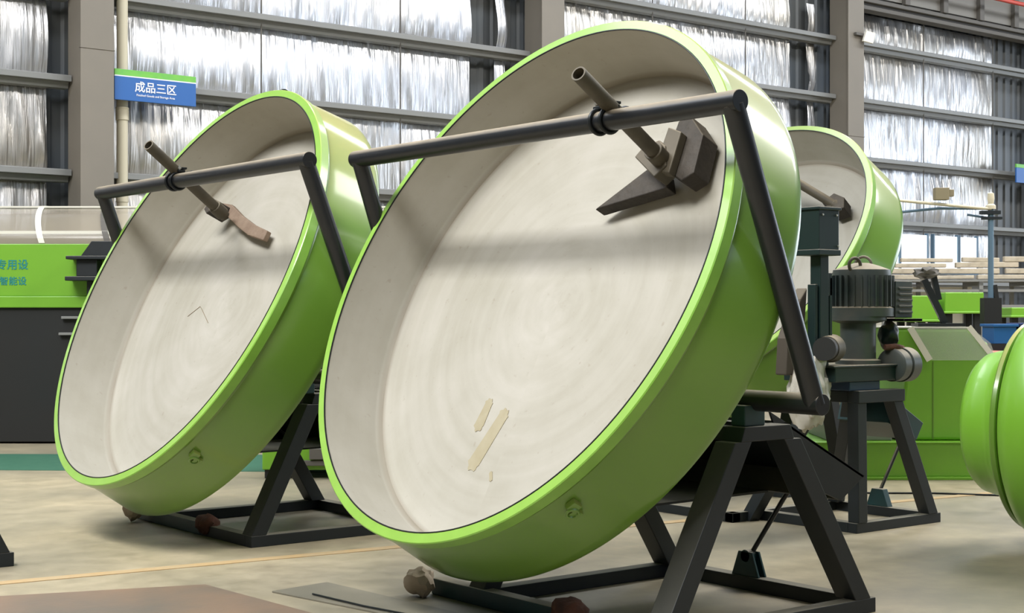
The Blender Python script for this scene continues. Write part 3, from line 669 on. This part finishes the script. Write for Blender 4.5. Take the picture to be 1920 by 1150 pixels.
bm = bmesh.new(); box(bm, -0.06, 0.27, 0.03, 0.42, 0.985, 1.05); link('riser_block', bm, mat('blue_block', srgb(40, 62, 92), 0.5, dust=DUST, dustamt=0.4), t, bevel=0.006)
bm = bmesh.new(); box(bm, -0.25, 0.46, 0.0, 0.46, 1.05, 1.16); box(bm, -0.28, 0.44, -0.015, 0.475, 1.148, 1.163); link('mounting_plate', bm, M['deepgreen'], t, bevel=0.006)
bm = bmesh.new(); lathe(bm, [(0, 1.16), (0.16, 1.16), (0.16, 1.19), (0.125, 1.20), (0.125, 1.45), (0.20, 1.47), (0.20, 1.50), (0, 1.50)], 32); link('gear_case', bm, M['motor'], t, smooth=35, loc=(0.24, 0.20, 0))
bm = bmesh.new(); lathe(bm, [(0, 1.50), (0.225, 1.50), (0.225, 1.56), (0.205, 1.57), (0.205, 1.80), (0.20, 1.83), (0.12, 1.86), (0.05, 1.88), (0, 1.88)], 40)
for k in range(28):
    an = 2*PI*k/28; Rm = Matrix.Rotation(an, 3, 'Z'); vs = box(bm, 0.20, 0.228, -0.004, 0.004, 1.57, 1.79)
    for v in vs: v.co = Rm @ v.co
mo = link('motor', bm, M['motor'], t, smooth=35, loc=(0.28, 0.20, 0))
bm = bmesh.new(); boxc(bm, (0.0, 0, 0), (0.19, 0.20, 0.26)); 
for k in range(5): boxc(bm, (0.01, -0.103, -0.09+k*0.042), (0.15, 0.02, 0.018)); boxc(bm, (-0.0, -0.06, -0.145), (0.21, 0.24, 0.02))
link('terminal_box', bm, M['motor'], t, bevel=0.004, loc=(0.50, 0.10, 1.62))
bm = bmesh.new(); link('lifting_eye', (lambda b_: (torus(b_, (0.13, 0.14, 1.86), (0.2, 1, 0), 0.05, 0.012, 20, 8), b_)[1])(bmesh.new()), M['pipe'], t, smooth=60); torus(bm, (0.30, 0.20, 1.865), (1, 0.3, 0), 0.06, 0.010, 20, 8); link('lifting_eye', bm, M['pipe'], t, smooth=60)
# coupling drums on the right
bm = bmesh.new(); lathe(bm, [(0, -0.10), (0.10, -0.10), (0.118, -0.09), (0.118, -0.005), (0.10, 0.0), (0.10, 0.01), (0.124, 0.015), (0.124, 0.12), (0.11, 0.135), (0, 0.135)], 36)
link('coupling', bm, M['motor'], t, smooth=35, rot=(0, PI/2, 0.12), loc=(0.50, 0.05, 1.155))
bm = bmesh.new(); lathe(bm, [(0.07, -0.12), (0.085, -0.12), (0.092, 0.0), (0.098, 0.02), (0.098, 0.05), (0.085, 0.07), (0, 0.07)], 32); link('flange', bm, M['pipe'], t, smooth=35, rot=(0, PI/2, 0.5), loc=(-0.18, 0.10, 1.28))
bm = bmesh.new(); lathe(bm, [(0, -0.16), (0.08, -0.16), (0.08, 0.0), (0, 0.0)], 32); link('shaft', bm, M['black'], t, smooth=35, rot=(0, PI/2, 0.5), loc=(-0.22, 0.08, 1.28))
bm = bmesh.new(); blob(bm, (0, 0, 0), (0.08, 0.07, 0.10), 3, 0.3, 2, 4); link('valve', bm, M['deepgreen'], t, smooth=50, loc=(0.52, 0.15, 1.36))
bm = bmesh.new(); tube(bm, [(0.36, 0.06, 1.28), (0.44, 0.02, 1.285), (0.56, 0.06, 1.27)], 0.022, 12); link('hose', bm, M['rust'], t, smooth=60)
# control box on its post
bm = bmesh.new(); box(bm, -0.045, 0.045, -0.045, 0.045, 1.16, 1.93); box(bm, -0.085, -0.055, -0.035, 0.035, 1.16, 1.72); boxc(bm, (0.075, 0, 1.72), (0.05, 0.06, 0.16)); boxc(bm, (0.085, 0, 1.52), (0.03, 0.06, 0.50)); link('post', bm, M['deepgreen'], t, bevel=0.006, loc=(-0.27, 0.12, 0))
bm = bmesh.new(); box(bm, -0.105, 0.105, -0.10, 0.10, 1.95, 2.225); box(bm, -0.118, 0.118, -0.112, 0.112, 2.222, 2.245); box(bm, -0.115, 0.115, -0.11, 0.11, 1.915, 1.955); link('control_box', bm, M['deepgreen'], t, bevel=0.006, loc=(-0.29, 0.12, 0))
for dx, dz in ((0.075, 2.19), (0.09, 1.98), (-0.07, 2.19)):
    bm = bmesh.new(); lathe(bm, [(0, 0), (0.008, 0), (0.008, 0.006), (0, 0.008)], 10); link('screw', bm, M['bolt'], t, rot=(PI/2, 0, 0), loc=(-0.29+dx, 0.018, dz))
# dark cast column left of the post and sloped guard to the right
bm = bmesh.new(); prism(bm, [(-0.52, 0.20, 1.10), (-0.36, 0.20, 1.10), (-0.30, 0.20, 1.70), (-0.37, 0.20, 1.62), (-0.50, 0.20, 1.35)], (0, 0.10, 0)); link('bracket_arm', bm, mat('brown_cast_iron', srgb(66, 58, 48), 0.7, dust=DUST, dustamt=0.5), t, bevel=0.01)
bm = bmesh.new(); prism(bm, [(0.50, 0.10, 0.92), (0.86, 0.10, 0.72), (0.78, 0.10, 0.60), (0.45, 0.10, 0.74)], (0, 0.46, 0)); link('sloped_guard', bm, M['stand_teal'], t, bevel=0.004)
bm = bmesh.new(); tube(bm, [(0.89, 0.52, 0.17), (1.12, 0.52, 0.50), (1.16, 0.51, 0.56)], 0.0135, 12); link('adjusting_screw', bm, M['tube'], t, smooth=60)
bm = bmesh.new(); prism(bm, [(0.86, 0.42, 0.07), (0.86, 0.62, 0.07), (0.86, 0.57, 0.20), (0.86, 0.47, 0.20)], (0.06, 0, 0)); link('screw_bracket', bm, M['stand_teal'], t, bevel=0.004)

def sack(loc, s, seed, label):
    bm = bmesh.new(); blob(bm, (0, 0, 0), s, 4, 0.35, 1.8, seed); zmin = min(v.co.z for v in bm.verts)
    for v in bm.verts: v.co.z -= zmin
    o = link('plastic_sack', bm, M['sack'], None, smooth=60, loc=loc); tag(o, label, 'sack')
sack((7.86, 6.72, 0.70), (0.13, 0.14, 0.26), 3, 'crumpled white plastic sack draped over the left end of the drive unit')
sack(tuple(vw(3.20, 13.98, 0.50)), (0.26, 0.20, 0.20), 5, 'crumpled white plastic sack lying on the green base behind the motor stand')

# ================================================================== GREEN DRUM AT THE RIGHT EDGE
t = thing('green_drum', 'glossy green drum with a narrower neck, cut off by the right edge of the photo', 'drum', (8.64, 5.30, 0.0))
DR = dict(rot=(PI/2, 0, 0.17), loc=(-0.03, 0.14, 0.80))
bm = bmesh.new(); lathe(bm, [(0, -0.36), (0.36, -0.36), (0.43, -0.345), (0.46, -0.31), (0.475, -0.25), (0.485, -0.18), (0.51, -0.13), (0.57, -0.08), (0.635, -0.045), (0.655, -0.035)], 96)
link('neck', bm, M['green_far'], t, smooth=50, **DR)
bm = bmesh.new(); lathe(bm, [(0.64, -0.045), (0.668, -0.04), (0.676, -0.03), (0.676, -0.005), (0.668, 0.0), (0.64, 0.0)], 96, closed=True); link('seam_ring', bm, M['green'], t, smooth=35, **DR)
bm = bmesh.new(); lathe(bm, [(0.64, 0.0), (0.655, 0.004), (0.67, 0.012), (0.72, 0.04), (0.765, 0.11), (0.79, 0.22), (0.798, 0.40), (0.798, 0.60), (0.72, 0.86), (0.5, 1.0), (0, 1.04)], 96); link('drum_shell', bm, M['green_far'], t, smooth=50, **DR)
bm = bmesh.new(); tube(bm, [(0.15, -0.45, 0.0), (0.15, -0.45, 0.03)], 0.15, 24); box(bm, -0.25, 0.55, -0.62, -0.25, 0.0, 0.05); link('cradle', bm, M['stand'], t)

# ================================================================== LEFT BACKGROUND MACHINE
t = thing('covered_green_machine', 'long green and dark machine with a clear arched cover behind the left pan', 'machine', vw(0, 17.3), -PS)
bm = bmesh.new(); box(bm, -7.6, -1.2, 0.03, 1.25, 0.02, 1.60); link('lower_body', bm, M['black'], t, bevel=0.01)
bm = bmesh.new(); box(bm, -7.6, -1.2, -0.02, 1.25, 1.59, 1.725); link('lower_band', bm, M['green_far'], t, bevel=0.01)
bm = bmesh.new(); box(bm, -7.6, -1.2, 0.0, 1.25, 1.725, 2.335); link('side_panel', bm, M['green_far'], t, bevel=0.008)
prof = [(0.02+1.0*(1-math.cos(a*PI/2/14)), 2.335+0.50*math.sin(a*PI/2/14)) for a in range(15)]
bm = bmesh.new()
pv = None
for y, z in prof+[(1.24, 2.83)]:
    a = bm.verts.new((-7.5, y, z)); b = bm.verts.new((-1.3, y, z))
    if pv: bm.faces.new((pv[0], pv[1], b, a))
    pv = (a, b)
link('clear_cover', bm, M['pvcsheet'], t, smooth=60)
for xr in (-5.62, -4.85, -3.9, -2.9):
    bm = bmesh.new(); pts = [(xr+0.25-0.27*(i/14), y-0.012, z+0.012) for i, (y, z) in reversed(list(enumerate(prof)))]
    pts = [(xr - 0.26*(i/14)+0.13, prof[i][0]-0.012, prof[i][1]+0.012) for i in range(15)]
    for a, b in zip(pts, pts[1:]): prism(bm, [(a[0]-0.035, a[1], a[2]), (a[0]+0.035, a[1], a[2]), (b[0]+0.035, b[1], b[2]), (b[0]-0.035, b[1], b[2])], (0, 0.006, -0.006))
    link('cover_rib', bm, M['white'] if xr < -5 else M['web'], t)
bm = bmesh.new(); box(bm, -7.5, -1.3, 0.05, 0.075, 2.455, 2.490); box(bm, -7.5, -1.3, 0.6, 0.64, 2.80, 2.82); link('cover_rail', bm, M['white'], t)
bm = bmesh.new(); box(bm, -7.5, -1.3, 0.9, 1.2, 2.335, 2.50); 
for k in range(8): box(bm, -7.2+k*0.8, -7.1+k*0.8, 0.5, 0.56, 2.335, 2.62)
link('inner_rail', bm, M['web'], t)
RXm = Matrix.Rotation(PI/2, 4, 'X')
text('lettering', '\u4e13\u7528\u8bbe', 0.125, M['teal_ink'], t, Matrix.Translation((-5.83, -0.004, 2.085)) @ RXm, 0.001)
text('lettering', '\u667a\u80fd\u8bbe', 0.105, M['teal_ink'], t, Matrix.Translation((-5.82, -0.004, 1.895)) @ RXm, 0.001)
bm = bmesh.new(); box(bm, -5.12, -4.3, -0.30, 0.0, 2.145, 2.185); box(bm, -5.13, -4.6, -0.30, 0.0, 1.90, 1.95); box(bm, -5.02, -4.78, -0.22, 0.0, 1.95, 2.145); prism(bm, [(-4.98, -0.2, 2.18), (-4.85, -0.2, 2.36), (-4.5, -0.2, 2.36), (-4.5, -0.2, 2.18)], (0, 0.2, 0)); box(bm, -4.92, -4.86, -0.15, 0, 1.72, 1.90)
link('latch_bracket', bm, M['stand'], t, bevel=0.008)
bm = bmesh.new(); box(bm, -5.25, -5.0, -0.04, 0.03, 1.46, 1.49); box(bm, -5.28, -5.0, -0.04, 0.03, 1.27, 1.30); link('hinge_plate', bm, M['purlin'], t, bevel=0.003)

# low green machine glimpsed between the left stand and the front pan
t = thing('green_conveyor', 'low green and grey machine glimpsed on the floor between the two big pans', 'machine', vw(0, 13.65), -PS)
bm = bmesh.new(); box(bm, -2.30, -1.30, 0, 0.9, 0.08, 0.29); link('body', bm, M['green_far'], t, bevel=0.01)
bm = bmesh.new(); box(bm, -2.0, -1.3, -0.03, 0.0, 0.12, 0.17); box(bm, -1.86, -1.3, -0.05, 0.0, 0.18, 0.28); link('side_plate', bm, M['web'], t, bevel=0.005)
for xx in (-2.28, -1.42):
    bm = bmesh.new(); box(bm, xx, xx+0.1, 0.02, 0.88, 0, 0.08); link('foot', bm, M['black'], t)

# ================================================================== RIGHT BACKGROUND
t = thing('green_housing', 'large green machine housing on a long green base right of the motor', 'machine', vw(0, 13.55), -PS)
bm = bmesh.new(); box(bm, 2.72, 4.6, 0, 1.3, 0.03, 0.335); box(bm, 2.70, 4.62, -0.03, 1.33, 0.335, 0.35); box(bm, 2.70, 4.62, -0.03, 1.33, 0.0, 0.03); link('base', bm, M['green_far'], t, bevel=0.006)
bm = bmesh.new(); prism(bm, [(3.55, 0.10, 0.352), (4.46, 0.10, 0.352), (4.46, 0.10, 1.04), (4.38, 0.10, 1.25), (4.20, 0.10, 1.385), (3.50, 0.10, 1.385), (3.52, 0.10, 1.30), (3.62, 0.10, 0.9)], (0, 1.0, 0)); link('hood', bm, M['green_far'], t, bevel=0.03, seg=3)
bm = bmesh.new(); prism(bm, [(3.80, 0.085, 1.09), (4.46, 0.085, 1.09), (4.40, 0.085, 1.25), (4.22, 0.085, 1.39), (3.70, 0.085, 1.39)], (0, -0.004, 0)); link('film', bm, M['film'], t)
bm = bmesh.new(); beam(bm, (3.66, 0.08, 1.39), (3.84, 0.08, 1.09), 0.06, 0.006, side=(1, 0, 0)); beam(bm, (4.20, 0.08, 1.40), (4.49, 0.08, 1.04), 0.05, 0.006, side=(1, 0, 0)); boxc(bm, (3.86, 0.6, 1.392), (0.72, 1.0, 0.012)); link('masking_tape', bm, M['white'], t)
bm = bmesh.new(); box(bm, 3.87, 3.88, 0.094, 0.1, 0.36, 1.08); link('seam', bm, M['green'], t)
bm = bmesh.new(); box(bm, 2.9, 3.5, 0.1, 1.0, 0.35, 0.50); link('tray', bm, M['purlin'], t, bevel=0.01)
t = thing('lifting_arm', 'black angled lifting arm standing on top of the green housing', 'arm', vw(0, 13.9, 1.40), -PS)
bm = bmesh.new(); box(bm, 3.78, 4.22, -0.1, 0.15, 0.0, 0.03); link('foot_plate', bm, M['clamp'], t)
bm = bmesh.new(); beam(bm, (4.06, 0, 0.03), (3.86, 0, 0.44), 0.06, 0.05, side=(1, 0, 0)); link('bar', bm, M['stand'], t)
bm = bmesh.new(); beam(bm, (4.03, 0.1, 0.25), (3.97, 0.1, 0.52), 0.05, 0.05, side=(1, 0, 0)); link('bar', bm, M['stand'], t)
bm = bmesh.new(); blob(bm, (3.90, 0.05, 0.50), (0.12, 0.07, 0.055), 3, 0.4, 2.5, 9); link('tangled_head', bm, M['web'], t, smooth=40)

def hopper(r0, r1, z0, z1, tt, dep, label, col='green_far'):
    t = thing('green_hopper', label, 'hopper', vw(0, tt), -PS, 'green hoppers in the background')
    bm = bmesh.new(); box(bm, r0, r1, 0, dep, z0, z1); box(bm, r0-0.02, r1+0.02, -0.02, dep+0.02, z0, z0+0.03); link('bin', bm, M[col], t, bevel=0.012)
    for xx in (r0+0.02, r1-0.1):
        for yy in (0.04, dep-0.1):
            bm = bmesh.new(); box(bm, xx, xx+0.08, yy, yy+0.08, 0, z0); link('leg', bm, M['black'], t)
    return t
hopper(4.80, 5.18, 1.42, 1.74, 18.0, 0.6, 'green hopper left of the black lifting arm in the right background')
hopper(5.26, 5.73, 1.52, 1.78, 18.0, 0.5, 'wide green hopper right of the black lifting arm in the background')
hopper(6.40, 7.2, 1.47, 1.60, 19.0, 0.6, 'bright green hopper above the blue crate at the right edge')
# boom post
t = thing('boom_post', 'blue grey post with a cream boom reaching left in the right background', 'post', vw(5.49, 17.0), -PS)
bm = bmesh.new(); tube(bm, [(0, 0, 0), (0, 0, 2.72)], 0.032, 20); link('post', bm, M['bluepost'], t, smooth=50)
bm = bmesh.new(); lathe(bm, [(0, 2.72), (0.055, 2.72), (0.055, 2.76), (0.03, 2.78), (0.04, 2.84), (0.035, 2.90), (0, 2.92)], 20); link('cap', bm, M['pvc'], t, smooth=40)
bm = bmesh.new(); box(bm, -0.12, 0.10, -0.05, 0.05, 2.66, 2.70); box(bm, -0.10, 0.12, -0.04, 0.04, 2.60, 2.63); link('cross_head', bm, M['stand'], t)
bm = bmesh.new(); tube(bm, [(0, -0.02, 2.72), (-0.45, -0.02, 2.76), (-1.6, -0.02, 2.87)], 0.018, 12); link('boom', bm, M['pvc'], t, smooth=50)
bm = bmesh.new(); tube(bm, [(0, 0.03, 2.73), (-0.6, 0.03, 2.73), (-1.6, 0.03, 2.63)], 0.016, 12); tube(bm, [(0, 0.06, 2.62), (-0.25, 0.06, 2.66)], 0.014, 10); link('stay', bm, M['bluepost'], t, smooth=50)
bm = bmesh.new(); box(bm, -0.66, -0.50, -0.09, 0.02, 2.82, 2.96); box(bm, -0.50, -0.44, -0.07, 0.0, 2.86, 2.94); link('junction_box', bm, mat('drab_box', srgb(132, 122, 96), 0.6), t, bevel=0.006)
bm = bmesh.new(); beam(bm, (0.13, 0, 1.2), (0.04, 0, 1.85), 0.05, 0.05, side=(1, 0, 0)); beam(bm, (0.02, 0.0, 1.3), (0.28, 0, 0.9), 0.06, 0.05, side=(1, 0, 0)); boxc(bm, (0.0, 0, 1.55), (0.2, 0.16, 0.3)); link('strut', bm, M['black'], t)
# blue crate on a dark bench with red bundle
t = thing('workbench', 'dark bench half hidden behind the green drum and housing', 'bench', vw(0, 15.6), -PS)
bm = bmesh.new(); box(bm, 4.9, 6.4, 0, 0.7, 1.02, 1.08); link('bench_top', bm, M['web'], t)
for xx in (4.92, 6.3):
    for yy in (0.02, 0.6):
        bm = bmesh.new(); box(bm, xx, xx+0.08, yy, yy+0.08, 0, 1.02); link('leg', bm, M['black'], t)
bm = bmesh.new()
for k in range(3): tube(bm, [vw(4.95+0.02*(k % 3), 15.63+0.04*k, 1.10+0.012*(k % 2)), vw(5.7, 15.63+0.04*k, 1.10+0.012*((k+1) % 2))], 0.02, 8)
tag(link('red_bundle', bm, mat('pinkish_red', srgb(190, 120, 106), 0.7), None, smooth=60), 'bundle of faded red pipes lying on the dark bench below the blue crate', 'pipes')
t = thing('blue_crate', 'blue plastic crate in the right background behind the green drum', 'crate', vw(0, 15.75, 1.20), -PS)
bm = bmesh.new(); box(bm, 5.12, 5.36, 0, 0.4, 0.0, 0.20); box(bm, 5.10, 5.38, -0.02, 0.42, 0.18, 0.21); link('bin', bm, M['blue'], t, bevel=0.006)
t = thing('blue_crate', 'dark navy crate right beside the blue one', 'crate', vw(0, 15.75, 1.20), -PS)
bm = bmesh.new(); box(bm, 5.40, 5.72, 0, 0.4, 0.0, 0.21); box(bm, 5.385, 5.73, -0.02, 0.42, 0.19, 0.22); link('bin', bm, mat('navy_box', srgb(30, 44, 92), 0.5), t, bevel=0.006)
bm = bmesh.new(); box(bm, 5.05, 5.78, 0.0, 0.42, -0.12, 0.0); o = link('crate_board', bm, M['black'], None, loc=vw(0, 15.75, 1.20), rot=(0, 0, -PS)); tag(o, 'dark board under the blue crates', 'board')

# racks of long beige wrapped steel along the back wall
t = thing('storage_rack', 'long grey steel rack against the wall under the windows, loaded with beige beams', 'rack', vw(0, 23.0), -PS)
for k in range(7):
    bm = bmesh.new(); xx = 5.75+k*0.75; box(bm, xx, xx+0.06, 0, 0.06, 0, 2.02); box(bm, xx, xx+0.06, 0.8, 0.86, 0, 2.02); box(bm, xx, xx+0.06, 0, 0.86, 1.96, 2.02); link('frame', bm, M['purlin'], t)
bm = bmesh.new(); box(bm, 5.7, 10.4, 0, 0.86, 2.02, 2.05); box(bm, 5.7, 10.4, 0, 0.05, 1.60, 1.66); box(bm, 5.7, 10.4, 0, 0.05, 1.86, 1.90); link('shelf', bm, M['purlin'], t)
bm = bmesh.new(); box(bm, 5.75, 7.4, 0.86, 0.90, 1.3, 1.95); link('back_sheet', bm, M['white'], t)
rr = random.Random(3); k = 0
for lay in range(4):
    x = 5.78+0.1*lay
    while x < 9.9:
        ln = rr.uniform(0.55, 1.2); bm = bmesh.new(); hh = rr.uniform(0.055, 0.085)
        z0 = 2.052+lay*0.092; tiltz = rr.uniform(-0.012, 0.012)
        prism(bm, [(0, 0, 0), (ln, 0, tiltz), (ln, 0, hh+tiltz), (0, 0, hh)], (0, 0.10, 0))
        nm = link('wrapped_beam', bm, M['beige'], None, bevel=0.012, rot=(0, 0, -PS+rr.uniform(-0.05, 0.05)))
        pz = vw(x, 23.06+0.03*lay, z0+0.004); nm.location = pz
        tag(nm, 'beige paper wrapped beam in the pile on the storage rack', 'beam', 'beige wrapped beams piled on the rack')
        x += ln+rr.uniform(0.03, 0.16); k += 1

# cable on the floor at right
bm = bmesh.new(); tube(bm, [(9.9, 8.15, 0.008), (10.1, 7.95, 0.008), (10.5, 7.62, 0.008), (10.8, 7.2, 0.008), (11.2, 6.8, 0.008)], 0.008, 8)
tag(link('floor_cable', bm, M['clamp'], None, smooth=60), 'thin dark cable lying on the floor between the motor stand and the drum', 'cable')
